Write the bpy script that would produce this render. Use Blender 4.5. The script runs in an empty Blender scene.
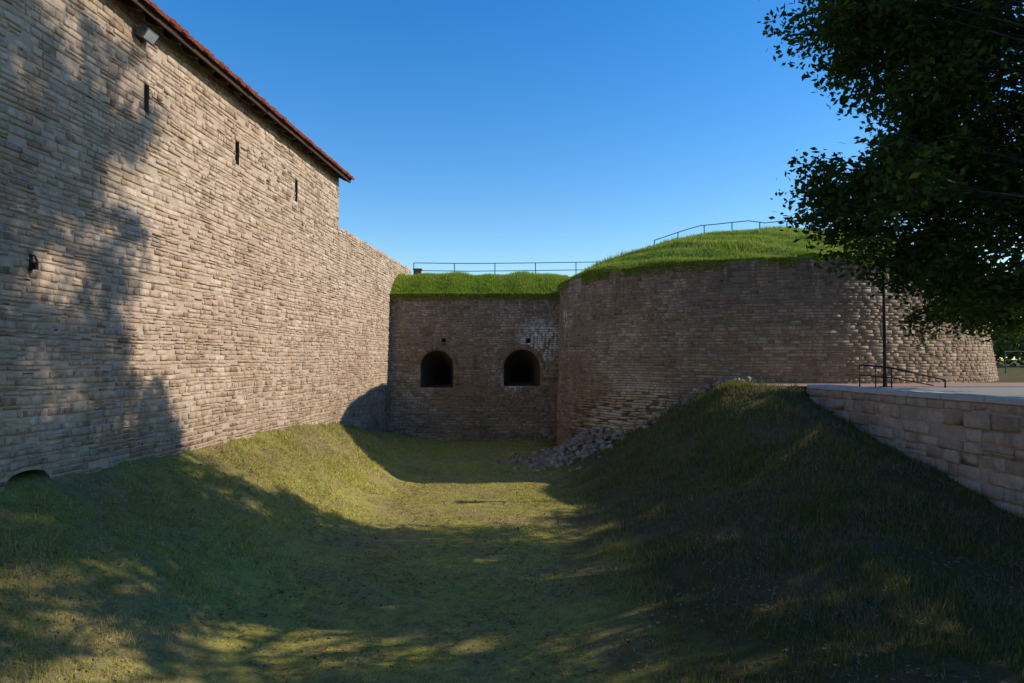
import bpy, math, random
import numpy as np
from mathutils import Vector, Euler
random.seed(7); rng=np.random.default_rng(11)
S=bpy.context.scene
col=S.collection
# ---------------------------------------------------------------- helpers
def link(o,parent=None):
    col.objects.link(o)
    if parent: o.parent=parent
    return o
def empty(name):
    e=bpy.data.objects.new(name,None); e.empty_display_size=.3; col.objects.link(e); return e
def mesh_np(name,V,F,mat,parent=None,attrs=None,smooth=False):
    V=np.asarray(V,dtype=np.float32); F=np.asarray(F,dtype=np.int32)
    me=bpy.data.meshes.new(name); n,k=F.shape
    me.vertices.add(len(V)); me.vertices.foreach_set('co',V.ravel())
    me.loops.add(n*k); me.loops.foreach_set('vertex_index',F.ravel())
    me.polygons.add(n); me.polygons.foreach_set('loop_start',np.arange(0,n*k,k,dtype=np.int32))
    if smooth: me.polygons.foreach_set('use_smooth',np.ones(n,dtype=bool))
    me.update(calc_edges=True)
    if attrs:
        for an,av in attrs.items():
            a=me.attributes.new(an,'FLOAT','FACE'); a.data.foreach_set('value',np.asarray(av,dtype=np.float32))
    me.materials.append(mat)
    return link(bpy.data.objects.new(name,me),parent)
def mesh_py(name,V,F,mat,parent=None,smooth=False):
    me=bpy.data.meshes.new(name); me.from_pydata([tuple(v) for v in V],[],F); me.update()
    if smooth:
        for p in me.polygons:p.use_smooth=True
    me.materials.append(mat)
    return link(bpy.data.objects.new(name,me),parent)
class MB:
    def __init__(s): s.V=[];s.F=[]
    def box(s,c,sx,sy,sz,ax=(1,0,0),ay=(0,1,0),az=(0,0,1)):
        c=Vector(c);ax=Vector(ax);ay=Vector(ay);az=Vector(az);b=len(s.V)
        for i in(-.5,.5):
            for j in(-.5,.5):
                for k in(-.5,.5): s.V.append(c+ax*sx*i+ay*sy*j+az*sz*k)
        for f in((0,1,3,2),(4,6,7,5),(0,4,5,1),(2,3,7,6),(0,2,6,4),(1,5,7,3)): s.F.append([b+q for q in f])
    def tube(s,P,R,n=8):
        P=[Vector(p) for p in P]
        if not hasattr(R,'__len__'):R=[R]*len(P)
        b=len(s.V)
        for i,p in enumerate(P):
            d=(P[min(i+1,len(P)-1)]-P[max(i-1,0)]).normalized()
            a=d.cross(Vector((0,0,1)));
            if a.length<.05:a=d.cross(Vector((1,0,0)))
            a.normalize();c=d.cross(a)
            for j in range(n):
                t=2*math.pi*j/n; s.V.append(p+(a*math.cos(t)+c*math.sin(t))*R[i])
        for i in range(len(P)-1):
            for j in range(n):
                s.F.append([b+i*n+j,b+i*n+(j+1)%n,b+(i+1)*n+(j+1)%n,b+(i+1)*n+j])
        s.F.append([b+j for j in range(n)][::-1]); s.F.append([b+(len(P)-1)*n+j for j in range(n)])
    def make(s,name,mat,parent=None,smooth=False): return mesh_py(name,s.V,s.F,mat,parent,smooth)
class N:
    def __init__(s,name):
        s.m=bpy.data.materials.new(name); s.m.use_nodes=True; s.t=s.m.node_tree; s.t.nodes.clear()
        s.out=s.t.nodes.new('ShaderNodeOutputMaterial')
        s.co=s.t.nodes.new('ShaderNodeTexCoord').outputs['Object']
    def n(s,ty,**k):
        x=s.t.nodes.new(ty)
        for a,b in k.items(): setattr(x,a,b)
        return x
    def set(s,inp,v):
        if isinstance(v,bpy.types.NodeSocket): s.t.links.new(v,inp)
        else: inp.default_value=v
    def noise(s,scale,detail=4,rough=.55,vec=None,dist=0):
        x=s.n('ShaderNodeTexNoise'); s.set(x.inputs['Vector'],vec or s.co)
        x.inputs['Scale'].default_value=scale;x.inputs['Detail'].default_value=detail;x.inputs['Roughness'].default_value=rough
        x.inputs['Distortion'].default_value=dist
        return x.outputs['Fac']
    def mapv(s,scale=(1,1,1),loc=(0,0,0)):
        x=s.n('ShaderNodeMapping'); s.t.links.new(s.co,x.inputs['Vector']); x.inputs['Scale'].default_value=scale; x.inputs['Location'].default_value=loc
        return x.outputs['Vector']
    def ramp(s,f,stops):
        x=s.n('ShaderNodeValToRGB'); s.t.links.new(f,x.inputs['Fac']); e=x.color_ramp.elements
        while len(e)<len(stops): e.new(.5)
        for q,(p,c) in zip(e,stops):
            q.position=p; q.color=tuple(c if hasattr(c,'__len__') else (c,c,c))+(1,)
        return x.outputs['Color']
    def mix(s,f,a,b,mode='MIX'):
        x=s.n('ShaderNodeMix',data_type='RGBA',blend_type=mode)
        def c(v): return v if isinstance(v,bpy.types.NodeSocket) else tuple(v)+(1,)
        s.set(x.inputs[0],f); s.set(x.inputs[6],c(a)); s.set(x.inputs[7],c(b)); return x.outputs[2]
    def math(s,op,a,b=0,clamp=False):
        x=s.n('ShaderNodeMath',operation=op,use_clamp=clamp); s.set(x.inputs[0],a); s.set(x.inputs[1],b); return x.outputs[0]
    def attr(s,name): return s.n('ShaderNodeAttribute',attribute_name=name).outputs['Fac']
    def bump(s,h,strength=.5,dist=.02,nrm=None):
        x=s.n('ShaderNodeBump'); x.inputs['Strength'].default_value=strength;x.inputs['Distance'].default_value=dist
        s.t.links.new(h,x.inputs['Height'])
        if nrm: s.t.links.new(nrm,x.inputs['Normal'])
        return x.outputs['Normal']
    def bsdf(s,colr,rough=.9,nrm=None,metal=0,spec=.25):
        b=s.n('ShaderNodeBsdfPrincipled'); s.set(b.inputs['Base Color'],colr if isinstance(colr,bpy.types.NodeSocket) else tuple(colr)+(1,))
        s.set(b.inputs['Roughness'],rough); b.inputs['Metallic'].default_value=metal; b.inputs['Specular IOR Level'].default_value=spec
        if nrm: s.t.links.new(nrm,b.inputs['Normal'])
        s.t.links.new(b.outputs[0],s.out.inputs['Surface']); return b
    def axis(s,k):
        x=s.n('ShaderNodeSeparateXYZ'); s.t.links.new(s.co,x.inputs[0]); return x.outputs[k]
    def z(s): return s.axis('Z')
    def maprange(s,v,a,b,c=0,d=1):
        x=s.n('ShaderNodeMapRange'); s.set(x.inputs[0],v)
        for i,q in enumerate((a,b,c,d)): x.inputs[i+1].default_value=q
        return x.outputs[0]
    def near(s,c,r):
        x=s.n('ShaderNodeVectorMath',operation='DISTANCE'); s.t.links.new(s.co,x.inputs[0]); x.inputs[1].default_value=c
        return s.maprange(x.outputs['Value'],0,r,1,0)
def masonry(name,stops,dirt=(.09,.07,.05),dirt_amt=.5,stains=(),rim=None,mortar=None,grime=None,patch=(.76,.70,.64),raw=()):
    m=N(name); r=m.attr('rnd')
    c=m.ramp(r,stops)
    if mortar:
        c=m.mix(m.math('MULTIPLY',m.ramp(m.noise(4.5,6,.75),[(.47,0.),(.56,1.)]),.6),c,mortar)
    c=m.mix(m.ramp(m.noise(.45,6,.65),[(.38,0.),(.62,1.)]),c,m.mix(1,c,patch,'MULTIPLY'))
    c=m.mix(m.math('MULTIPLY',m.ramp(m.noise(1.9,6,.7,m.mapv((1,1,1.3),(3,7,1))),[(.48,0.),(.64,1.)]),.65),c,m.mix(1,c,tuple(k*.9 for k in patch),'MULTIPLY'))
    c=m.mix(m.math('MULTIPLY',m.ramp(m.noise(7,6,.7),[(.4,0.),(.68,1.)]),dirt_amt),c,dirt)
    st=m.noise(1.0,5,.65,m.mapv((2.2,2.2,.25)))
    c=m.mix(m.math('MULTIPLY',m.ramp(st,[(.50,0.),(.70,1.)]),.6),c,m.mix(1,c,(.55,.5,.46),'MULTIPLY'))
    c=m.mix(m.math('MULTIPLY',m.ramp(m.noise(38,3,.6),[(.45,0.),(.75,1.)]),.3),c,(.5,.45,.38))
    if grime:
        zz=m.maprange(m.z(),grime[0],grime[1],1,0)
        f=m.math('MULTIPLY',zz,m.ramp(m.noise(1.3,6,.7,m.mapv((1,1,.7),(9,1,4))),[(.38,.25),(.62,1.)]),True)
        c=m.mix(m.math('MULTIPLY',f,.7),c,m.mix(1,c,(.50,.44,.38),'MULTIPLY'))
    if rim is not None:
        zz=m.maprange(m.z(),rim-1.8,rim,0,1)
        c=m.mix(m.math('MULTIPLY',zz,.5),c,m.mix(1,c,(.55,.52,.5),'MULTIPLY'))
        s2=m.ramp(m.noise(1.7,5,.7,m.mapv((3,3,.35),(5,2,0))),[(.55,0.),(.63,1.)])
        c=m.mix(m.math('MULTIPLY',m.math('MULTIPLY',s2,zz),.6),c,(.62,.56,.49))
    for (p,rad) in raw:   # freshly broken, paler rubble core
        c=m.mix(m.math('MULTIPLY',m.math('MULTIPLY',m.near(p,rad),2.,True),.7),c,m.mix(m.noise(6,4,.6),(.42,.34,.25),(.78,.67,.53)))
    for (p,rad) in stains:
        f=m.math('MULTIPLY',m.near(p,rad),2.4,True)
        f=m.math('MULTIPLY',f,m.ramp(m.noise(3.5,6,.75,m.mapv((2,1,.6))),[(.44,0.),(.53,.9)]))
        c=m.mix(f,c,(.80,.77,.73))
    nr=m.bump(m.noise(14,5,.7),.8,.035); nr=m.bump(m.noise(70,3,.7),.6,.01,nr)
    m.bsdf(c,.95,nr,spec=.1); return m.m
def simple(name,c,rough=.6,metal=0,scale=20,var=.3,bump=.2):
    m=N(name); c2=tuple(x*(1-var) for x in c)
    k=m.mix(m.noise(scale,4),c,c2); m.bsdf(k,rough,m.bump(m.noise(scale*2,3),bump,.01),metal); return m.m
# ---------------------------------------------------------------- materials
mat_left=masonry('limestone_rubble_light',[(0,(.28,.19,.13)),(.14,(.47,.35,.24)),(.5,(.60,.455,.33)),(.85,(.72,.57,.43)),(1,(.42,.35,.29))],dirt=(.24,.165,.115),dirt_amt=.45,mortar=(.67,.54,.41),grime=(-1.8,1.4),patch=(.78,.71,.65))
mat_bast=masonry('limestone_rubble_brown',[(0,(.26,.17,.10)),(.3,(.46,.33,.21)),(.6,(.56,.42,.275)),(.85,(.70,.55,.39)),(1,(.46,.38,.30))],dirt=(.15,.105,.07),dirt_amt=.6,rim=3.1,mortar=(.56,.44,.31),patch=(.62,.55,.48),
   stains=[((1.25,30,.85),1.15),((.0,30,-.9),.6),((2.2,27,1.6),.45)],raw=[((4.2,22.7,-1.7),1.7),((3.1,23.9,-2.4),1.3)])
mat_ret=masonry('limestone_ashlar',[(0,(.44,.32,.22)),(.3,(.60,.47,.34)),(.6,(.68,.55,.42)),(1,(.56,.47,.38))],dirt=(.28,.21,.15),dirt_amt=.6,patch=(.74,.69,.64))
mat_mortL=simple('mortar_light',(.52,.40,.30),.95,scale=9,var=.45,bump=.6)
mat_mortB=simple('mortar_brown',(.32,.24,.165),.95,scale=9,var=.5,bump=.6)
mat_brick=masonry('arch_brick',[(0,(.34,.19,.11)),(.5,(.46,.30,.19)),(1,(.54,.39,.27))],dirt_amt=.4)
mat_dark=simple('dark_interior',(.012,.010,.009),1,scale=4)  # near-black colour paints the unlit depth of the openings
mat_reveal=simple('dark_masonry',(.16,.12,.085),1,scale=6,var=.6,bump=.8)  # darker masonry tone for the sides of the openings
mat_cap=simple('coping_stone',(.58,.565,.54),.8,scale=5,var=.35,bump=.4)
mat_iron=simple('black_painted_iron',(.02,.02,.022),.45,.2)
mat_steel=simple('grey_steel',(.16,.17,.18),.5,.5)
mat_wood=simple('old_timber',(.07,.04,.025),.8,scale=12,var=.5)
mat_tile=simple('clay_roof_tile',(.33,.095,.055),.8,scale=7,var=.5)
mat_asph=simple('paving',(.30,.29,.285),.9,scale=30,var=.3)
mat_path=simple('red_gravel',(.40,.25,.19),.95,scale=18,var=.4,bump=.5)
mat_bark=simple('bark',(.055,.042,.03),.95,scale=14,var=.5,bump=.8)
mat_rock=masonry('rubble_stone',[(0,(.28,.20,.14)),(.5,(.44,.35,.26)),(1,(.60,.50,.40))],dirt=(.18,.13,.09),dirt_amt=.5)
def ground_mat():
    m=N('mown_grass_ground')
    g=m.mix(m.noise(2.5,5,.65),(.085,.088,.024),(.145,.125,.045))
    soil=m.mix(m.noise(6,5,.7),(.12,.08,.048),(.23,.155,.10))
    fl=m.maprange(m.math('ADD',m.axis('X'),m.maprange(m.noise(1.2,4,.6),.3,.7,-.7,.7)),2.3,.5,0,1)  # mown yellow floor; its sunlit brightness is put into the colour too
    fl=m.math('MULTIPLY',fl,m.maprange(m.z(),-2.3,-3.2,.6,1))  # left bank painted darker than the floor to deepen its shade
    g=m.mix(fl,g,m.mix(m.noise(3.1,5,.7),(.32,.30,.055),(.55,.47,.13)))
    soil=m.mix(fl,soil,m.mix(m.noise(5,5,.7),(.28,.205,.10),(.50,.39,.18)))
    c=m.mix(m.ramp(m.noise(.55,6,.68),[(.44,0.),(.62,.8)]),g,soil)
    c=m.mix(m.math('MULTIPLY',m.ramp(m.noise(4.2,6,.75,m.mapv((1,1,1),(4,4,0))),[(.46,0.),(.62,1.)]),.5),c,(.12,.095,.045))
    c=m.mix(m.math('MULTIPLY',m.ramp(m.noise(22,5,.7),[(.45,0.),(.7,1.)]),.5),c,(.07,.065,.025))
    nr=m.bump(m.noise(9,6,.75),.9,.06); nr=m.bump(m.noise(60,4,.7),.8,.02,nr)
    m.bsdf(c,1,nr,spec=.05); return m.m
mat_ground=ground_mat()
def blade_mat(name,a,b,dry,dryfrac=.2,dens=.55,trans=.3,floor=False):
    m=N(name); r=m.attr('rnd')
    c=m.mix(r,a,b)
    w=m.ramp(m.noise(.7,4,.6),[(.42,0.),(.62,1.)])
    th=m.math('ADD',m.math('MULTIPLY',w,dens),dryfrac)
    rr=m.math('FRACT',m.math('MULTIPLY',r,17.3),0)
    k=m.math('LESS_THAN',rr,th)
    c=m.mix(k,c,dry)
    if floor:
        fl=m.math('MULTIPLY',m.maprange(m.axis('X'),2.3,.8,0,1),m.maprange(m.z(),-2.3,-3.2,.55,1))  # mown floor tone, with sunlit floor and shaded bank painted into the blades
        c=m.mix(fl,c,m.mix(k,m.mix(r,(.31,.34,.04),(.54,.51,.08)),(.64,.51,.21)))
    d=m.n('ShaderNodeBsdfDiffuse'); t=m.n('ShaderNodeBsdfTranslucent'); x=m.n('ShaderNodeMixShader'); x.inputs[0].default_value=trans
    m.t.links.new(c,d.inputs[0]);m.t.links.new(c,t.inputs[0]);m.t.links.new(d.outputs[0],x.inputs[1]);m.t.links.new(t.outputs[0],x.inputs[2]);m.t.links.new(x.outputs[0],m.out.inputs[0])
    return m.m
mat_blade=blade_mat('grass_blades',(.10,.13,.022),(.20,.21,.045),(.28,.215,.12),.18,.5,.35,True)
mat_bladeT=blade_mat('rampart_grass_blades',(.19,.30,.02),(.35,.46,.055),(.44,.40,.12),.10,.3,.4)
mat_leaf=blade_mat('leaves',(.028,.055,.012),(.065,.105,.022),(.09,.12,.025),.05,.1,.3)
mat_leafF=blade_mat('far_leaves',(.05,.09,.02),(.09,.13,.03),(.12,.13,.04),.05,.1,.2)
# ---------------------------------------------------------------- stone walls
WA=.35
def wob(s,z): return WA*(.035*np.sin(s*.9+z*.7)+.02*np.sin(s*2.3+1.3+z*2.1))
def stones(name,f,s0,s1,z0,top,mat,parent,course=(.09,.16),length=(.16,.48),gap=.008,prot=(.0,.022),opens=(),rough=None,inset=.011,jit=.006,wobble=True,seed=1,miss=.02):
    R=random.Random(seed); V=[];F=[];A=[]
    z=z0
    while z<z0+20:
        h=R.uniform(*course); s=s0-R.uniform(0,.3)
        if z> max(top(s0),top(s1),top((s0+s1)/2)):break
        lm=R.uniform(.7,1.3); ct=R.uniform(-.12,.12)
        while s<s1:
            l=R.uniform(*length)*lm*(1.35 if R.random()<.12 else 1)
            a,b=max(s,s0),min(s+l,s1); s+=l
            if b-a<.05: continue
            tp=top((a+b)/2); za,zb=z,min(z+h,tp)
            if zb-za<.03: continue
            segs=[(a,b)]
            for o in opens:
                iv=o((za+zb)/2)
                if iv is None: continue
                ns=[]
                for (p,q) in segs:
                    if q<=iv[0] or p>=iv[1]: ns.append((p,q))
                    else:
                        if iv[0]-p>.05: ns.append((p,iv[0]))
                        if q-iv[1]>.05: ns.append((iv[1],q))
                segs=ns
            sub=[]
            for (p,q) in segs:
                if zb-za>.1 and R.random()<.16: zm=(za+zb)/2+R.uniform(-.02,.02); sub+=[(p,q,za,zm),(p,q,zm,zb)]
                else: sub.append((p,q,za,zb))
            for (p,q,zl,zh) in sub:
                rf=rough((p+q)/2,zl) if rough else 0
                if rf>0 and R.random()<.25*rf: continue
                if R.random()<miss and not rf: continue
                d=R.uniform(*prot)+ (R.uniform(-.13,.07)*rf)
                if R.random()<.06: d-=.02
                g=gap*R.uniform(.5,2.0)
                J=lambda k=1:R.uniform(-jit,jit)*k
                c0=[(p+g,zl+g),(q-g,zl+g),(q-g,zh-g),(p+g,zh-g)]
                b0=len(V)
                for (u,v) in c0: V.append((u,v,-.08-.25*rf))
                for (u,v) in c0: V.append((u+J(.8),v+J(.9),d-.011))
                cu,cv=(p+q)/2,(zl+zh)/2
                ii=inset*R.uniform(.6,1.6)
                for i,(u,v) in enumerate(c0):
                    iu=min(ii,(q-p)*.3);iv2=min(ii,(zh-zl)*.3)
                    V.append((u+(iu if u<cu else -iu)+J(1.3),v+(iv2 if v<cv else -iv2)+J(),d+J(.8)))
                V.append((cu+J(4),cv+J(2),d+R.uniform(0,.010)))
                for i in range(4):
                    j=(i+1)%4
                    F.append((b0+i,b0+j,b0+4+j,b0+4+i)); F.append((b0+4+i,b0+4+j,b0+8+j,b0+8+i)); F.append((b0+8+i,b0+8+j,b0+12,b0+12))
                rv=min(1,max(0,R.random()+ct)); A+= [rv]*12
        z+=h
    V=np.array(V);
    if wobble: V[:,1]+=wob(V[:,0],V[:,1])
    W=f(V[:,0],V[:,1],V[:,2])
    F=np.array(F);A=np.array(A); tri=F[:,2]==F[:,3]
    q=F[~tri]; T=np.concatenate([q[:,[0,1,2]],q[:,[0,2,3]],F[tri][:,:3]]); at=np.concatenate([A[~tri],A[~tri],A[tri]])
    return mesh_np(name,W,T,mat,parent,{'rnd':at})
def backing(name,f,s0,s1,z0,top,mat,parent,holes=(),ds=.1,d=-.006):
    cuts=set(np.round(np.arange(s0,s1+ds/2,ds),4)); 
    for h in holes: cuts|={h[0],h[1]}
    c=sorted(cuts); V=[];F=[]
    for a,b in zip(c[:-1],c[1:]):
        if b-a<1e-4: continue
        m=(a+b)/2; spans=[(z0,z0,top(a),top(b))]
        for h in holes:
            if h[0]<m<h[1]: spans=[(z0,z0,h[2],h[2]),(h[3](a),h[3](b),top(a),top(b))]
        for (l1,l2,h1,h2) in spans:
            i=len(V); V+= [(a,l1,d),(b,l2,d),(b,h2,d),(a,h1,d)]; F.append((i,i+1,i+2,i+3))
    V=np.array(V); return mesh_np(name,f(V[:,0],V[:,1],V[:,2]),F,mat,parent)
def reveal(name,f,outline,depth,k,mat,parent,cx,cz):
    V=[];F=[];n=len(outline)
    for d,sc in((.0,1),(-depth,k)):
        for (s,z) in outline: V.append((cx+(s-cx)*sc,cz+(z-cz)*sc,d))
    for i in range(n): j=(i+1)%n; F.append([i,j,n+j,n+i])
    V=np.array(V); W=f(V[:,0],V[:,1],V[:,2]); o=mesh_py(name,W,F,mat,parent)
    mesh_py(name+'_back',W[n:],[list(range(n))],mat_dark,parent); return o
K=.0732; nl=math.hypot(1,K)
def XL(y): return -7.55+K*y
def fL(s,z,d): return np.stack([XL(s)+d/nl, s-d*K/nl, z],-1)
# ---- left fortress wall
FW=empty('fortress_wall')
YE=23.0
topT=lambda s:6.28
topL=lambda s:4.5+.03*math.sin(s*5)
slits=[(12.3,.07,4.47,5.04),(15.77,.09,4.55,5.15),(19.3,.09,4.5,5.14)]
def rect_open(c,w,l,h): return lambda z:(c-w,c+w) if l<z<h else None
def archi(c,w,sill,spr,rise,grow=0):
    def g(z):
        if z<sill: return None
        if z<=spr: return (c-w,c+w)
        t=(z-spr)/(rise+grow)
        if t>=1: return None
        ww=(w+grow)*math.sqrt(1-t*t); return (c-ww,c+ww)
    return g
low=(9.7,.40,-2.2,-1.70,.14)
opens=[rect_open(*q) for q in slits]+[archi(*low)]
stones('masonry_high',fL,-6,YE,-2.6,topT,mat_left,FW,opens=opens,seed=3,course=(.055,.135),length=(.10,.42),prot=(0,.026),jit=.009)
stones('masonry_low',fL,YE,34,-4,topL,mat_left,FW,seed=4,course=(.055,.135),length=(.10,.42),prot=(0,.026),jit=.009)
holes=[(c-w,c+w,l,(lambda s,h=h:h)) for c,w,l,h in slits]
c,w,si,sp,ri=low; holes.append((c-w,c+w,si,lambda s:sp+ri*math.sqrt(max(0,1-((s-c)/w)**2))))
backing('mortar_high',fL,-6,YE,-2.8,lambda s:6.28,mat_mortL,FW,holes)
backing('mortar_low',fL,YE,34,-4,lambda s:4.48,mat_mortL,FW)
for i,(cc,ww,l,h) in enumerate(slits):
    reveal('arrow_slit_%d'%(i+1),fL,[(cc-ww,l),(cc+ww,l),(cc+ww,h),(cc-ww,h)],.6,.8,mat_reveal,FW,cc,(l+h)/2)
ol=[(c-w,si),(c+w,si)]+[(c+w*math.cos(t),sp+ri*math.sin(t)) for t in np.linspace(0,math.pi,12)]
reveal('drain_arch',fL,ol,.8,.7,mat_reveal,FW,c,-1.9)
def fEnd(s,z,d): return np.stack([XL(YE)-s, YE+.02+d+0*s, z],-1)
stones('masonry_return',fEnd,.0,2.0,4.3,topT,mat_left,FW,seed=9)
b=MB()
def wallbox(y0,y1,zt,inset):
    V=[]
    for y in(y0,y1):
        for x in(-inset,-2.2):
            for z in(-4,zt): V.append(Vector((XL(y)+x,y,z)))
    i=len(b.V); b.V+=V
    for q in((0,1,3,2),(4,6,7,5),(0,4,5,1),(2,3,7,6),(0,2,6,4),(1,5,7,3)): b.F.append([i+k for k in q])
wallbox(-6,YE,6.25,.9); wallbox(YE+.01,34,4.4,.05)
b.make('wall_core',mat_mortL,FW)
stones('coping_low',lambda s,z,d:np.stack([XL(s)-z+4.5, s, 4.5+d*1.2+.0*s],-1),YE,34,4.5,lambda s:6.4,mat_left,FW,prot=(.0,.06),seed=12,wobble=False)
# roof
t=MB(); w_=MB()
dv=Vector((K,1,0)).normalized(); nv=Vector((1,-K,0)).normalized(); sl=math.radians(30)
up=(-nv*math.cos(sl)+Vector((0,0,1))*math.sin(sl))
y0,y1=-6,YE+.15
def eave(y,o=.36): return Vector((XL(y),y,6.12))+nv*o
e0,e1=eave(y0),eave(y1); nrm=up.cross(dv).normalized(); 
if nrm.z<0:nrm=-nrm
L=(e1-e0).length; mid=(e0+e1)/2
w_.box(mid+up*2.0+nrm*.03,L,4.0,.03,dv,up,nrm)
w_.box(mid+nv*-.02-Vector((0,0,.03)),L,.035,.11,dv,nv,(0,0,1))
k=0.3
while k<L:
    p=e0+dv*k; w_.box(p+up*.33-nrm*.07,.1,.66,.15,dv,up,nrm); k+=.62
w_.box(mid-nv*.45+Vector((0,0,.1)),L-.3,.14,.14,dv,nv,(0,0,1))
w_.box(e1+up*2.0+nrm*.0,.04,4.0,.2,dv,up,nrm)
k=0.
while k<L+.05:
    p=e0+dv*k+nrm*.06+up*-.07+nrm*random.uniform(-.012,.016)+up*random.uniform(-.02,.02)
    ln=4.0; bb=len(t.V); ns=5
    for q in(0,ln):
        for j in range(ns+1):
            a=math.pi*j/ns; t.V.append(p+up*q+dv*(-math.cos(a)*.095)+nrm*(math.sin(a)*.075))
    for j in range(ns): t.F.append([bb+j,bb+j+1,bb+ns+2+j,bb+ns+1+j])
    t.F.append([bb+j for j in range(ns+1)])
    k+=.2
t.box(mid+up*2.0+nrm*.056,L,4.1,.018,dv,up,nrm)
w_.make('roof_timber',mat_wood,FW); t.make('roof_tiles',mat_tile,FW)
# floodlight
FL=empty('floodlight'); q=MB(); p=Vector(fL(np.array(12.05),np.array(5.78),np.array(.0)))
q.tube([p,p+nv*.16+Vector((0,0,.04))],.018); q.box(p+nv*.02,.12,.03,.16,dv,nv,(0,0,1))
ay=(nv*.8-Vector((0,0,.6))).normalized(); az=dv.cross(ay)
fcn=p+nv*.16+Vector((0,0,.03))
q.box(fcn,.34,.14,.22,dv,ay,az)
for s_ in(-.19,.19): q.box(fcn-nv*.04+dv*s_,.015,.2,.05,dv,ay,az)
q.make('housing',mat_steel,FL)
g=MB(); g.box(fcn+ay*.075,.29,.012,.17,dv,ay,az); g.make('glass',simple('lamp_glass',(.45,.47,.46),.1,0),FL)
WL=empty('wall_bracket'); q=MB(); p=Vector(fL(np.array(9.64),np.array(1.38),np.array(.0)))
q.box(p+nv*.03,.05,.02,.24,dv,nv,(0,0,1)); q.tube([p+Vector((0,0,.08)),p+nv*.08+Vector((0,0,.1)),p+nv*.12+Vector((0,0,.02)),p+nv*.1-Vector((0,0,.06))],.014)
q.tube([p-Vector((0,0,.1)),p+nv*.08-Vector((0,0,.08))],.012); q.box(p+nv*.09-Vector((0,0,.05)),.06,.06,.1,dv,nv,(0,0,1))
q.make('bracket_iron',mat_iron,WL)
# ---- curtain wall with gun ports
CW=empty('curtain_wall')
fC=lambda s,z,d: np.stack([s,30-d,z],-1)
ports=[(-3.29,.72,-1.22,-.32,.74),(.44,.80,-1.14,-.38,.84)]
topC=lambda s:2.9+.04*math.sin(s*3)
putl=[(-3.0,.09,.78,.96),(.72,.09,.76,.95)]
oC=[archi(*p_,grow=.22) for p_ in ports]+[rect_open(*p_) for p_ in putl]
stones('masonry',fC,XL(30)-.1,2.6,-3.9,topC,mat_bast,CW,opens=oC,course=(.085,.145),length=(.16,.42),seed=21)
hC=[]
for (c_,w2,si_,sp_,ri_) in ports: hC.append((c_-w2,c_+w2,si_,(lambda s,c_=c_,w2=w2,sp_=sp_,ri_=ri_: sp_+ri_*math.sqrt(max(0,1-((s-c_)/w2)**2)))))
backing('mortar',fC,XL(30)-.1,2.6,-3.9,lambda s:2.88,mat_mortB,CW,hC,ds=.06)
pb=MB()
for (c_,w2,l,h) in putl: pb.box((c_,29.998,(l+h)/2),2*w2,.006,h-l)
pb.make('putlog_holes',mat_dark,CW)  # flat near-black plates painted in for the shade inside the holes
for i,(c_,w2,si_,sp_,ri_) in enumerate(ports):
    arc=[(c_+w2*math.cos(t_),sp_+ri_*math.sin(t_)) for t_ in np.linspace(0,math.pi,20)]
    reveal('gun_port_%d'%(i+1),fC,[(c_-w2,si_),(c_+w2,si_)]+arc,2.2,.55,mat_reveal,CW,c_,(si_+.25))
    V=[];F=[];n=23
    for k in range(n):
        a0=math.pi*k/n+.01;a1=math.pi*(k+1)/n-.01; b0=len(V); dd=random.uniform(.0,.02); og=random.uniform(.17,.23)
        for d_ in(-.06,dd):
            for (a_,g_) in((a0,.0),(a1,.0),(a1,og),(a0,og)):
                V.append((c_+(w2+g_)*math.cos(a_),sp_+(ri_+g_)*math.sin(a_),d_))
        for q4 in((4,5,6,7),(0,1,5,4),(1,2,6,5),(2,3,7,6),(3,0,4,7)): F.append([b0+z_ for z_ in q4])
    V=np.array(V); mesh_np('arch_ring_%d'%(i+1),fC(V[:,0],V[:,1],V[:,2]),F,mat_brick,CW,{'rnd':np.repeat(np.random.default_rng(i).random(n),5)})
cb=MB(); cb.box((-1.5,32.4,-.6),9.5,.02,6.5); cb.make('core',mat_mortB,CW)
# ---- round bastion
RB=empty('round_bastion')
def RR(z): return 8.12-.085*z
def CX(z): return 10.07-.06*z
CY=28.3
def fB(s,z,d):
    ph=math.radians(160)+s/8.2; r=RR(z)+d
    return np.stack([CX(z)+r*np.cos(ph),CY+r*np.sin(ph),z],-1)
SB=8.2*math.radians(235)
topB=lambda s:3.08+.05*math.sin(s*2.1)+.03*math.sin(s*5.7)
def ruin(s,z):
    c=8.2*math.radians(62); e=((s-c)/4.2)**2+((z+2.7)/(1.75))**2
    return max(0,min(1,(1-e)*2.5))
stones('masonry',fB,0,SB,-3.9,topB,mat_bast,RB,course=(.07,.13),length=(.16,.42),rough=ruin,seed=31,prot=(0,.012),inset=.008)
V=[];F=[];ss=np.arange(0,SB+.2,.2); zz=np.arange(-4,3.2,.25)
for s_ in ss:
    for z_ in zz: V.append((s_,z_,-.009-.22*ruin(s_,z_)))
for i in range(len(ss)-1):
    for j in range(len(zz)-1):
        a=i*len(zz)+j; F.append((a,a+1,a+len(zz)+1,a+len(zz)))
V=np.array(V); mesh_np('mortar',fB(V[:,0],V[:,1],V[:,2]),F,mat_mortB,RB,smooth=True)
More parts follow.
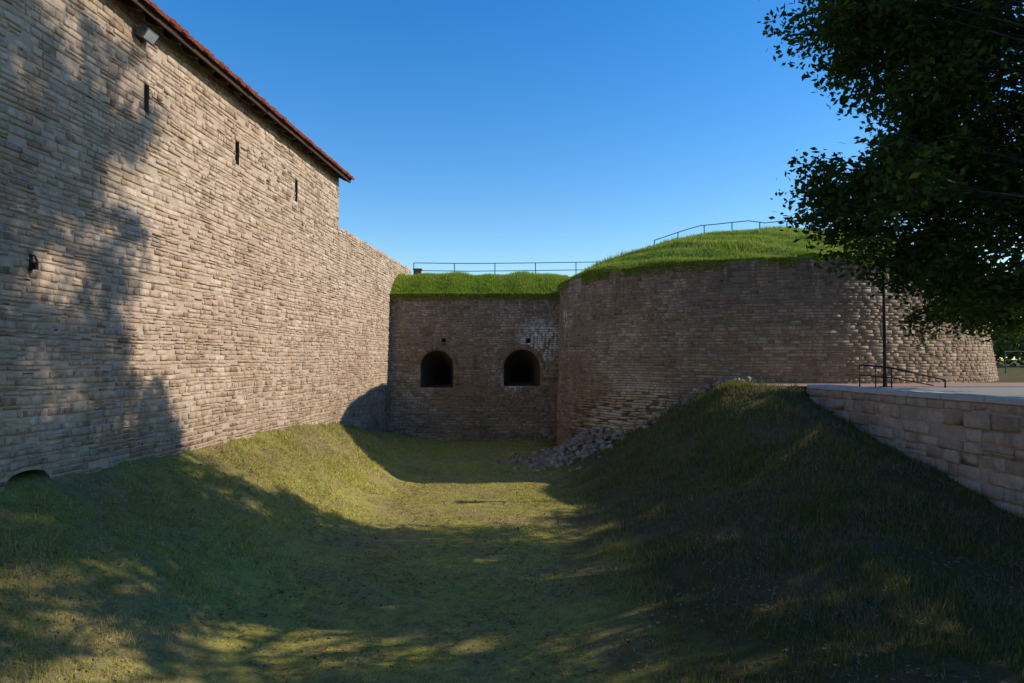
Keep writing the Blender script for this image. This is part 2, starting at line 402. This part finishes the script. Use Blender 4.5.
# ---- retaining wall
RW=empty('retaining_wall')
WX=lambda y:8.3-(y-11.1)*.0821
fR=lambda s,z,d: np.stack([WX(s)-d,s-d*.08,z],-1)
stones('ashlar',fR,-2,17.8,-3.3,lambda s:-.74,mat_ret,RW,course=(.19,.29),length=(.26,.66),gap=.010,prot=(.0,.055),inset=.020,jit=.015,wobble=False,seed=41,miss=0)
fR2=lambda s,z,d: np.stack([WX(17.8)+s,17.8+d+0*s,z],-1)
stones('ashlar_end',fR2,0,.55,-2.2,lambda s:-.74,mat_ret,RW,course=(.21,.27),length=(.3,.5),wobble=False,seed=42,miss=0)
backing('mortar',fR,-2,17.8,-3.5,lambda s:-.745,mat_mortL,RW,ds=1.,d=.0)
cp=MB(); y=-2.
dr=Vector((-.0821,1,0)).normalized(); nr_=Vector((1,.0821,0)).normalized()
while y<17.7:
    l=random.uniform(.9,1.25); yb=min(y+l,17.85)
    cc=Vector((WX((y+yb)/2),(y+yb)/2,-.69+random.uniform(-.005,.005)))+nr_*(.24+random.uniform(-.01,.01))
    cp.box(cc,.58,(yb-y)-.014,.10,nr_,dr,(0,0,1)); y=yb
o=cp.make('coping_slabs',mat_cap,RW); bv=o.modifiers.new('b','BEVEL'); bv.width=.012; bv.segments=2
rb=MB(); rb.V=[Vector(p) for p in((WX(-2)+.05,-2,-3.6),(WX(17.7)+.05,17.7,-3.6),(WX(17.7)+.05,17.7,-.75),(WX(-2)+.05,-2,-.75),(WX(-2)+.5,-2,-3.6),(WX(17.7)+.5,17.7,-3.6),(WX(17.7)+.5,17.7,-.75),(WX(-2)+.5,-2,-.75))]
rb.F=[[4,5,6,7],[0,4,7,3],[1,2,6,5],[3,7,6,2]]; rb.make('core',mat_mortL,RW)
# ---------------------------------------------------------------- terrain
CP=[]
for y,z in((-4,-1.75),(0,-1.75),(5,-1.75),(9,-1.75),(14,-1.83),(18,-1.85),(21,-1.95),(24,-2.25),(27,-2.8),(30,-3.2)): CP.append((XL(y),y,z))
CP+=[(-5.3,5,-2.4),(-5.2,9,-2.5),(-5.1,13,-2.55),(-4.9,17,-2.6),(-4.7,20,-2.65),(-4.5,23,-2.9),(-4.3,26,-3.3)]
CP+=[(-3.6,5,-3.4),(-3.5,9,-3.4),(-3.4,13,-3.42),(-3.4,17,-3.45),(-3.2,20,-3.48),(-3.2,23,-3.5)]
for y in(0,5,10,15,20,25,30): CP+=[(-2,y,-3.54),(-.2,y,-3.54)]
CP+=[(1.4,29,-3.5),(2.2,27,-3.4),(1.2,24.5,-3.5),(3.0,24,-2.9),(4.1,22.6,-2.3),(5.3,21.4,-1.4),(6.1,20.8,-.85),(8,20,-.68),
 (1.5,20,-3.55),(3.1,20,-2.8),(4.5,19.2,-1.85),(6.0,18.3,-.78),(7.5,18.5,-.6),(7.7,17.9,-.9),(7.6,17.2,-1.15),
 (1.5,17.8,-3.55),(3.1,18,-2.85),(4.6,17.6,-1.85),(6.2,17.2,-.98),(1.6,16,-3.55),(3.2,16,-2.95),(4.9,16,-2.0),(6.5,15.8,-1.15),(7.9,15.5,-1.62),
 (1.4,14,-3.5),(3.2,14,-3.0),(5,14,-2.25),(6.6,14,-1.65),(8,14,-1.95),
 (1.0,12,-3.48),(2.8,12,-3.0),(5.,12,-2.4),(6.8,12.3,-2.1),(8.15,12,-2.35),(8.3,11.1,-2.6),
 (1.2,8,-3.4),(3.,8,-3.05),(5.5,8,-2.75),(8.5,8,-2.9),(1.5,3,-3.4),(5,3,-3.0),(8.9,3,-3.0)]
CP=np.array(CP); xy=CP[:,:2]
def phi(r2): return .5*r2*np.log(r2+1e-9)
n_=len(CP); D=((xy[:,None]-xy[None])**2).sum(-1); A_=np.zeros((n_+3,n_+3)); A_[:n_,:n_]=phi(D)+np.eye(n_)*.04
P_=np.c_[np.ones(n_),xy]; A_[:n_,n_:]=P_; A_[n_:,:n_]=P_.T
W_=np.linalg.solve(A_,np.r_[CP[:,2],0,0,0])
def terr(x,y):
    x=np.asarray(x,float);y=np.asarray(y,float)
    xc=np.clip(x,-8,10);yc=np.clip(y,-2,31)
    fx,fy=xc.ravel(),yc.ravel(); o=np.zeros(fx.size)
    for i in range(0,fx.size,20000):
        a=fx[i:i+20000];b_=fy[i:i+20000]
        r2=(a[:,None]-xy[None,:,0])**2+(b_[:,None]-xy[None,:,1])**2
        o[i:i+20000]=phi(r2)@W_[:n_]+W_[n_]+W_[n_+1]*a+W_[n_+2]*b_
    z=o.reshape(x.shape)
    z=np.maximum(z,-3.55)
    bk=np.clip((z+3.5)/.4,.35,1)
    z=z+bk*(.03*np.sin(x*2.1+y*.7)*np.sin(y*1.7-x)+.018*np.sin(x*5.3+y*3.1)+.015*np.sin(y*6.1-x*2.7)+.01*np.sin(x*11+y*9.))
    z=np.minimum(z,-.70)
    wx=WX(y)
    z=np.where((x>wx+.3)&(y<17.7),-.75,z)
    z=np.where((x>8.6)&(y>=17.7),-.70,z)
    cw=np.clip((2.2-y)/2.4,0,1); z=np.where((x<wx+.3)&(x>XL(y)),z*(1-cw)+(-1.7)*cw,z)
    z=np.where(x<XL(y)-.3,-1.7,z)
    z=np.where((y>33)|(x>22),-.70,z)
    return z
gx=np.r_[-1500,-500,-150,-50,-20,-12,np.arange(-8.6,12,.15),13,15,18,22,30,50,150,500,1500]
gy=np.r_[-1500,-400,-100,-30,-10,np.arange(-3,32,.15),33,34,40,60,150,500,1500]
X,Y=np.meshgrid(gx,gy,indexing='ij'); Z=terr(X,Y)
far=(np.abs(X)>100)|(np.abs(Y)>100); Z=np.where(far,-.72,Z)
V=np.stack([X,Y,Z],-1).reshape(-1,3); nx,ny=len(gx),len(gy)
I,J=np.meshgrid(np.arange(nx-1),np.arange(ny-1),indexing='ij'); a=(I*ny+J).ravel()
mesh_np('ground',V,np.stack([a,a+ny,a+ny+1,a+1],-1),mat_ground,smooth=True)
mesh_py('pavement',[(WX(-10)+.4,-10,-.70),(40,-10,-.70),(40,17.6,-.70),(WX(17.6)+.4,17.6,-.70)],[[0,1,2,3]],mat_asph)
mesh_py('footpath',[(6.5,18.35,-.694),(9,17.75,-.694),(40,17.75,-.694),(40,21,-.694),(9,21,-.694),(6.7,20.6,-.694)],[[0,1,2,3,4,5]],mat_path)
def blades(name,px,py,pz,h,w,mat,lean=.5,parent=None):
    n=len(px); th=rng.random(n)*6.283; ln=rng.random(n)*lean; la=rng.random(n)*6.283
    hh=h*(.5+rng.random(n)); ww=w*(.6+.8*rng.random(n))
    dx,dy=np.cos(th)*ww/2,np.sin(th)*ww/2; lx,ly=np.cos(la)*hh*ln,np.sin(la)*hh*ln
    b=np.stack([px,py,pz-.01],-1); V=np.empty((n,3,3)); V[:,0]=b-np.stack([dx,dy,0*dx],-1); V[:,1]=b+np.stack([dx,dy,0*dx],-1)
    V[:,2]=b+np.stack([lx,ly,hh*np.sqrt(np.clip(1-ln**2,.05,1))],-1)
    return mesh_np(name,V.reshape(-1,3),np.arange(n*3).reshape(-1,3),mat,parent,{'rnd':rng.random(n)})
def pn(x,y,s=1.): return (np.sin(x*1.3*s+1+np.sin(y*.9*s))+np.sin(y*1.7*s+2+np.sin(x*1.1*s))+np.sin((x+y)*2.9*s)*.6+np.sin((x-y)*4.7*s+1)*.4)/3
NB=430000
uy=rng.random(NB); py=4.0*(30/4.0)**uy
px=XL(py)+rng.random(NB)*(np.minimum(.85*py+2,WX(py))-XL(py))
d2=np.hypot(px-10.15,py-CY)>8.55
keep=d2&(py<29.9)&(rng.random(NB)<np.clip(.5+.7*pn(px,py)+.5*pn(px+3,py,3.1),.08,1))&~((px>6.5)&(py>18.2))
px,py=px[keep],py[keep]; pz=terr(px,py)
onfloor=np.clip((-3.1-pz)/.3,0,1)
hs=(.036+.0013*py)*(1+.8*(px>1.5))*(1+.9*np.clip(pn(px,py,2.3),0,1)+.6*np.clip(pn(px,py,5.3),0,1))*(1-.45*onfloor)
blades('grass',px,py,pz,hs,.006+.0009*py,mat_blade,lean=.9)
nL=34000; py=rng.uniform(5,22,nL); px=np.where(rng.random(nL)<.45,rng.uniform(1.0,8.2,nL),rng.uniform(-6.8,1,nL))
ok=(px<WX(py))&(px>XL(py)+.1)&(pn(px,py,1.7)>-.15)&~((px>6.5)&(py>17.6)); px,py=px[ok],py[ok]; pz=terr(px,py)+.02
def leafquads(c,l,w,flat=0.):
    n=len(c); a=rng.normal(size=(n,3)); a[:,2]*=(1-flat); a/=np.linalg.norm(a,axis=1)[:,None]
    r=rng.normal(size=(n,3)); r[:,2]*=(1-flat*.5); b=np.cross(a,r); b/=np.linalg.norm(b,axis=1)[:,None]
    if flat>0: b[:,2]*=(1-flat)
    sc=(.6+.8*rng.random(n))[:,None]
    V=np.stack([c-a*l*.5*sc,c+b*w*.5*sc,c+a*l*.5*sc,c-b*w*.5*sc],1)
    return V.reshape(-1,3),np.arange(n*4).reshape(-1,4)
V,F=leafquads(np.stack([px,py,pz],-1),.055,.035,.8)
mat_lit=blade_mat('dead_leaves',(.22,.15,.09),(.36,.27,.17),(.14,.085,.05),.3,.2,.05)
mesh_np('leaf_litter',V,F,mat_lit,attrs={'rnd':rng.random(len(F))})
# ---------------------------------------------------------------- rampart turf
def moundz(x,y):
    r=np.hypot(x-CX(3),y-CY)/RR(3); t=np.clip(r,0,1)
    z=3.12+2.0*(1-t**2)+.05*np.sin(x*2.3)*np.sin(y*1.9)+.04*np.sin(x*5+y*4); return z
rr=np.linspace(0,RR(3)+.03,34); aa=np.linspace(0,2*math.pi,120,endpoint=False); V=[];F=[]
for r in rr:
    for a in aa:
        x=CX(3)+r*math.cos(a);y=CY+r*math.sin(a);V.append((x,y,float(moundz(x,y))))
m_=len(aa)
for a in aa: V.append((CX(3)+(RR(3)-.05)*math.cos(a),CY+(RR(3)-.05)*math.sin(a),2.95))
for i in range(len(rr)):
    for j in range(m_): F.append((i*m_+j,i*m_+(j+1)%m_,(i+1)*m_+(j+1)%m_,(i+1)*m_+j))
def turf_mat():
    m=N('rampart_turf'); c=m.mix(m.noise(2.2,5,.6),(.15,.24,.025),(.27,.32,.05)); c=m.mix(m.ramp(m.noise(14,4,.7),[(.45,0.),(.7,.6)]),c,(.09,.10,.03))
    m.bsdf(c,1,m.bump(m.noise(10,5,.7),.8,.08),spec=.05); return m.m
mt=turf_mat()
mesh_np('bastion_turf',V,F,mt,RB,smooth=True)
def rampz(x,y): 
    t=np.clip((y-29.95)/1.7,0,1); return 2.86+1.05*(t*(2-t))+.03*np.sin(x*1.7+1)+.03*np.sin(x*4.3)
xs=np.arange(-5.6,13,.3); ys=np.r_[np.arange(29.93,32.2,.15),34,38,45]
X,Y=np.meshgrid(xs,ys,indexing='ij'); Z=rampz(X,Y); Z=np.where((X>2.5)&(Y<31),np.minimum(Z,2.5),Z)
V=np.stack([X,Y,Z],-1).reshape(-1,3); nyy=len(ys); I,J=np.meshgrid(np.arange(len(xs)-1),np.arange(nyy-1),indexing='ij'); a=(I*nyy+J).ravel()
mesh_np('rampart_turf',V,np.stack([a,a+nyy,a+nyy+1,a+1],-1),mt,CW,smooth=True)
n=90000; a=rng.uniform(math.radians(150),math.radians(385),n); r=RR(3)*np.sqrt(rng.random(n)); 
edge=rng.random(n)<.22; r=np.where(edge,RR(3)+.03-rng.random(n)**2*.25,r)
px=CX(3)+r*np.cos(a);py=CY+r*np.sin(a)
blades('bastion_grass',px,py,moundz(px,py),.08+.15*np.clip(pn(px,py,1.5),0,1),.022,mat_bladeT,lean=.85,parent=RB)
n=30000; px=rng.uniform(-5.4,2.6,n);py=29.93+rng.random(n)**1.5*2.2
blades('rampart_grass',px,py,rampz(px,py),.10+.12*np.clip(pn(px,py,1.5),0,1),.025,mat_bladeT,lean=.85,parent=CW)
n=9000; a=rng.uniform(math.radians(155),math.radians(385),n); hang=pn(a*8,a*3,1.5)>-.3; a=a[hang]; n=len(a); r=RR(3)+.07
c=np.stack([CX(3)+r*np.cos(a),CY+r*np.sin(a),3.12-rng.random(n)**2*.28],-1); V,F=leafquads(c,.14,.025,0); mesh_np('hanging_grass',V,F,mat_bladeT,RB,{'rnd':rng.random(len(F))})
n=3500; x=rng.uniform(-5.3,2.4,n); c=np.stack([x,29.92-rng.random(n)*.05,2.93-rng.random(n)**2*.28],-1); V,F=leafquads(c,.14,.025,0); mesh_np('hanging_grass_curtain',V,F,mat_bladeT,CW,{'rnd':rng.random(len(F))})
# ---------------------------------------------------------------- rubble pile
def rocks(name,pts,mat,parent=None):
    V=[];F=[];A=[]
    ico=[(-.5,-.5,-.5),(.5,-.5,-.5),(.5,.5,-.5),(-.5,.5,-.5),(-.5,-.5,.5),(.5,-.5,.5),(.5,.5,.5),(-.5,.5,.5)]
    fc=[(0,3,2,1),(4,5,6,7),(0,1,5,4),(1,2,6,5),(2,3,7,6),(3,0,4,7)]
    for (p,s) in pts:
        b0=len(V); e=Vector((s*random.uniform(.7,1.5),s*random.uniform(.6,1.1),s*random.uniform(.35,.8)))
        R=Euler((random.uniform(-.6,.6),random.uniform(-.6,.6),random.uniform(0,6))).to_matrix()
        for v in ico: V.append(Vector(p)+R@Vector(tuple(v[i]*e[i]*random.uniform(.7,1.15) for i in range(3))))
        rv=random.random()
        for f in fc: F.append([b0+k for k in f]); A.append(rv)
    return mesh_np(name,[tuple(v) for v in V],F,mat,parent,{'rnd':A})
pts=[]
for i in range(1000):
    x=random.gauss(2.3,.8); y=random.gauss(23.9,1.0)
    if math.hypot(x-10.15,y-CY)<8.4: 
        x=10.15-8.45*math.cos(math.asin(max(-1,min(1,(CY-y)/8.6))))-random.random()*.5
    g_=math.exp(-((x-2.6)**2/1.2+(y-24)**2/2.2)); z=float(terr(x,y))+random.random()*.5*g_
    pts.append(((x,y,z),random.choice((.06,.08,.1,.13,.16,.2,.26))))
for i in range(260):
    a=math.radians(random.uniform(195,248)); r=8.6+abs(random.gauss(0,.3)); x=10.3+r*math.cos(a);y=CY+r*math.sin(a)
    pts.append(((x,y,float(terr(x,y))+random.random()*.12),random.choice((.06,.1,.14,.2))))
rocks('rubble_pile',pts,mat_rock)
# ---------------------------------------------------------------- railings
def railing(name,P,h,post_every,rails,r=.02):
    q=MB(); P=[Vector(p) for p in P]
    for k in rails: q.tube([p+Vector((0,0,h*k)) for p in P],r,6)
    acc=0
    q.tube([P[0]-Vector((0,0,.1)),P[0]+Vector((0,0,h))],r*1.2,6)
    for a,b_ in zip(P[:-1],P[1:]):
        L_=(b_-a).length; d=post_every-acc
        while d<=L_:
            p=a.lerp(b_,d/L_); q.tube([p-Vector((0,0,.4)),p+Vector((0,0,h))],r*1.2,6); d+=post_every
        acc=(acc+L_)%post_every
    return q.make(name,mat_iron)
railing('metal_railing',[(-4.6,31.9,3.75),(-2,31.9,3.72),(1,31.9,3.75),(4.4,31.9,3.8)],.80,1.9,(1,.55),.018)
P=[]
for i in range(16):
    a=math.radians(205+i*7); P.append((11.2+5.6*math.cos(a),30.4+4.6*math.sin(a)*.6,0))
P=[(x,y,float(moundz(x,y))) for x,y,_ in P]
railing('metal_railing.001',P,.55,1.1,(1,),.018)
ch=MB(); ch.box((XL(33.3)+.6,32.6,4.05),.35,.35,.5); ch.box((XL(33.3)+.6,32.6,4.33),.42,.42,.06); ch.make('stone_pier',mat_mortB)
HR=MB()
def hp(x,y,z): return Vector((x,y,z))
a=[hp(8.75,17.2,-.7),hp(8.75,17.2,-.12),hp(9.55,17.2,-.2),hp(10.9,17.2,-.5),hp(10.9,17.2,-.7)]
HR.tube(a,.024,8); HR.tube([hp(8.75,17.2,-.38),hp(9.55,17.2,-.45),hp(10.6,17.2,-.64)],.016,6); HR.tube([hp(9.55,17.2,-.7),hp(9.55,17.2,-.2)],.02,8); HR.tube([hp(9.15,17.2,-.7),hp(9.15,17.2,-.16)],.016,8)
HR.make('handrail',mat_iron)
LP=MB(); bx,by=9.66,17.7
LP.tube([(bx,by,-.7),(bx,by,-.35),(bx,by,-.34),(bx,by,2.3)],[.055,.055,.042,.036],10); LP.box((bx,by,-.69),.2,.2,.02)
LP.tube([(bx,by,2.3),(bx,by,2.36),(bx,by,2.38),(bx,by,2.62),(bx,by,2.64),(bx,by,2.76)],[.03,.09,.09,.14,.19,.02],10)
LP.make('street_lamp',mat_iron)
# ---------------------------------------------------------------- trees
def tree(name,base,H,cr,cz,rz,nclump,lpc,leaf=(.13,.075),mat=mat_leaf,keepf=None,clr=(.45,.95),seed=1,extra=()):
    R=random.Random(seed); T=empty(name); bx,by,bz=base; C=[]
    tries=0
    while len(C)<nclump and tries<nclump*60:
        tries+=1
        t=R.uniform(-1,1); a=R.uniform(0,2*math.pi)
        prof=(1-abs(t)**3.2)**.5 if t<0 else (1-t**1.9)**.6
        rad=cr*prof*(R.random()**.4)
        p=Vector((bx+rad*math.cos(a),by+rad*math.sin(a),cz+t*rz))
        lump=1+.12*math.sin(3*a+1.3*p.z)
        p.x=bx+(p.x-bx)*lump; p.y=by+(p.y-by)*lump
        if keepf and not keepf(p): continue
        C.append((p,1))
    for (lo,hi,cnt,sc,kf) in extra:
        k=0
        while k<cnt:
            p=Vector([R.uniform(lo[i],hi[i]) for i in range(3)])
            if kf and not kf(p): continue
            C.append((p,sc)); k+=1
    q=MB(); lean=Vector((R.uniform(-.3,.3),R.uniform(-.3,.3),0))
    tp=[Vector(base)+lean*(k/6)+Vector((0,0,(H*.85)*k/6)) for k in range(7)]
    q.tube([Vector(base)-Vector((0,0,.3))]+tp,[.42]+[.36*(1-.15*k)+.02 for k in range(7)],10)
    LC=[]
    for p,csc in C:
        zt=max(bz+1.8,min(bz+H*.8,p.z-.35*math.hypot(p.x-bx,p.y-by)-.3)); k=(zt-bz)/(H*.85); s=Vector(base)+lean*k+Vector((0,0,zt-bz))
        m1=s.lerp(p,.4)+Vector((R.uniform(-.3,.3),R.uniform(-.3,.3),.35)); m2=s.lerp(p,.75)+Vector((R.uniform(-.2,.2),R.uniform(-.2,.2),.3))
        q.tube([s,m1,m2,p],[.05,.03,.016,.006],5)
        rad=R.uniform(*clr)*csc; n=int(lpc*(rad/.7)**2)
        for k in range(6):
            d=Vector((R.gauss(0,1),R.gauss(0,1),R.gauss(0,.7))).normalized()*rad*R.uniform(.7,1.3)
            e=p+d-Vector((0,0,.15)); q.tube([m2.lerp(p,R.random()),p+d*.5+Vector((0,0,.05)),e],[.012,.008,.003],3)
            m=n//6; tt=np.random.default_rng(R.randrange(10**9)); t_=tt.random(m)**.75
            base_=np.array(p)[None]+np.array(d)[None]*t_[:,None]*1.05+tt.normal(size=(m,3))*np.array([.15,.15,.11])*(rad/.7); base_[:,2]-=.2*t_
            LC.append(base_)
    LC=np.concatenate(LC); V,F=leafquads(LC,leaf[0],leaf[1],.25)
    mesh_np('crown',V,F,mat,T,{'rnd':rng.random(len(F))})
    q.make('trunk_and_limbs',mat_bark,T,True); return T
def keep_main(p):
    # irregular lower skirt and bays in the outline of the crown
    y=max(p.y,.1); r=p.x/y; e=p.z/y
    if p.x<3.6: return False
    if e>.42 and r<.45+.03*math.sin(p.z*3): return False
    if .29<e<=.42 and r<.55-.03*math.sin(p.z*4): return False
    if .20<e<=.29 and r<.45: return False
    if e<=.20 and e<.115+max(0,(.60-r))*.6+.012*math.sin(p.x*4): return False
    if p.y>15.2-max(0,p.z-4)*.33: return False
    if p.y<6 and p.x<7: return False
    return True
def keep_high(p): return (p.x-11.4)**2+(p.y-10)**2<(6.6*(1-((p.z-8)/8.2)**2)**.5)**2 and p.y<13.3
tree('deciduous_tree',(11.4,10.0,-.7),16.5,7.2,7.6,7.5,250,370,leaf=(.13,.08),keepf=keep_main,seed=5,clr=(.45,.9),
  extra=(((5.3,10.8,.8),(9.6,15.4,7.0),110,1,keep_main),          # heavy boughs on the ditch side
         ((10.0,15.0,1.05),(12.8,18.0,2.0),42,.7,None),            # low drooping skirt toward the bastion
         ((6,6.5,9.),(17,13.2,15.5),75,1,keep_high)))
tree('deciduous_tree.001',(17.5,2.0,-.7),13,4.6,7.0,5.8,55,180,leaf=(.19,.12),seed=8)
# distant trees
LC=[]
for i in range(240):
    x=random.uniform(40,120);y=random.uniform(62,85);h=random.uniform(1,6)*(.6+.4*math.sin(x*.3)**2)
    LC.append(np.array([x,y,h])[None]+rng.normal(size=(130,3))*np.array([1.6,1.6,1.2]))
LC=np.concatenate(LC);LC=LC[LC[:,2]>-.6]; V,F=leafquads(LC,.55,.4,0); mesh_np('distant_trees',V,F,mat_leafF,attrs={'rnd':rng.random(len(F))})
fc=MB()
for i in range(14): fc.tube([(26+i*1.6,36,-.7),(26+i*1.6,36,.5)],.03,6)
for z_ in(-.4,.0,.45): fc.tube([(26,36,z_),(47,36,z_)],.02,6)
fc.make('metal_fence',simple('painted_green_metal',(.05,.16,.14),.5))
# ---------------------------------------------------------------- light, sky, camera
EL=math.radians(29.5); AZ=math.radians(3)
sd=Vector((math.cos(EL)*math.cos(AZ),math.cos(EL)*math.sin(AZ),math.sin(EL)))
L_=bpy.data.lights.new('sun','SUN'); L_.energy=5.0; L_.angle=math.radians(.53); L_.color=(1,.91,.76)
so=link(bpy.data.objects.new('sun',L_)); so.rotation_euler=sd.to_track_quat('Z','Y').to_euler(); so.location=(30,0,30)
w=bpy.data.worlds.new('World'); S.world=w; w.use_nodes=True; nt=w.node_tree
sky=nt.nodes.new('ShaderNodeTexSky'); sky.sky_type='NISHITA'; sky.sun_disc=False; sky.sun_elevation=EL; sky.sun_rotation=math.radians(90)-AZ
sky.air_density=1.2; sky.dust_density=.15; sky.ozone_density=3.2; sky.altitude=0
hs_=nt.nodes.new('ShaderNodeHueSaturation'); hs_.inputs['Saturation'].default_value=1.4; hs_.inputs['Value'].default_value=1.28; hs_.inputs['Hue'].default_value=.508
bg=nt.nodes['Background']; bg.inputs['Strength'].default_value=.15; nt.links.new(sky.outputs[0],hs_.inputs['Color']); nt.links.new(hs_.outputs[0],bg.inputs[0])
cam=bpy.data.cameras.new('camera'); cam.lens=24; cam.sensor_width=36; cam.clip_end=4000; cam.clip_start=.05
co=link(bpy.data.objects.new('camera',cam)); co.location=(0,0,0); co.rotation_euler=(math.radians(90+1.55),0,0); S.camera=co
S.view_settings.view_transform='Standard'; S.view_settings.look='None'; S.view_settings.exposure=0
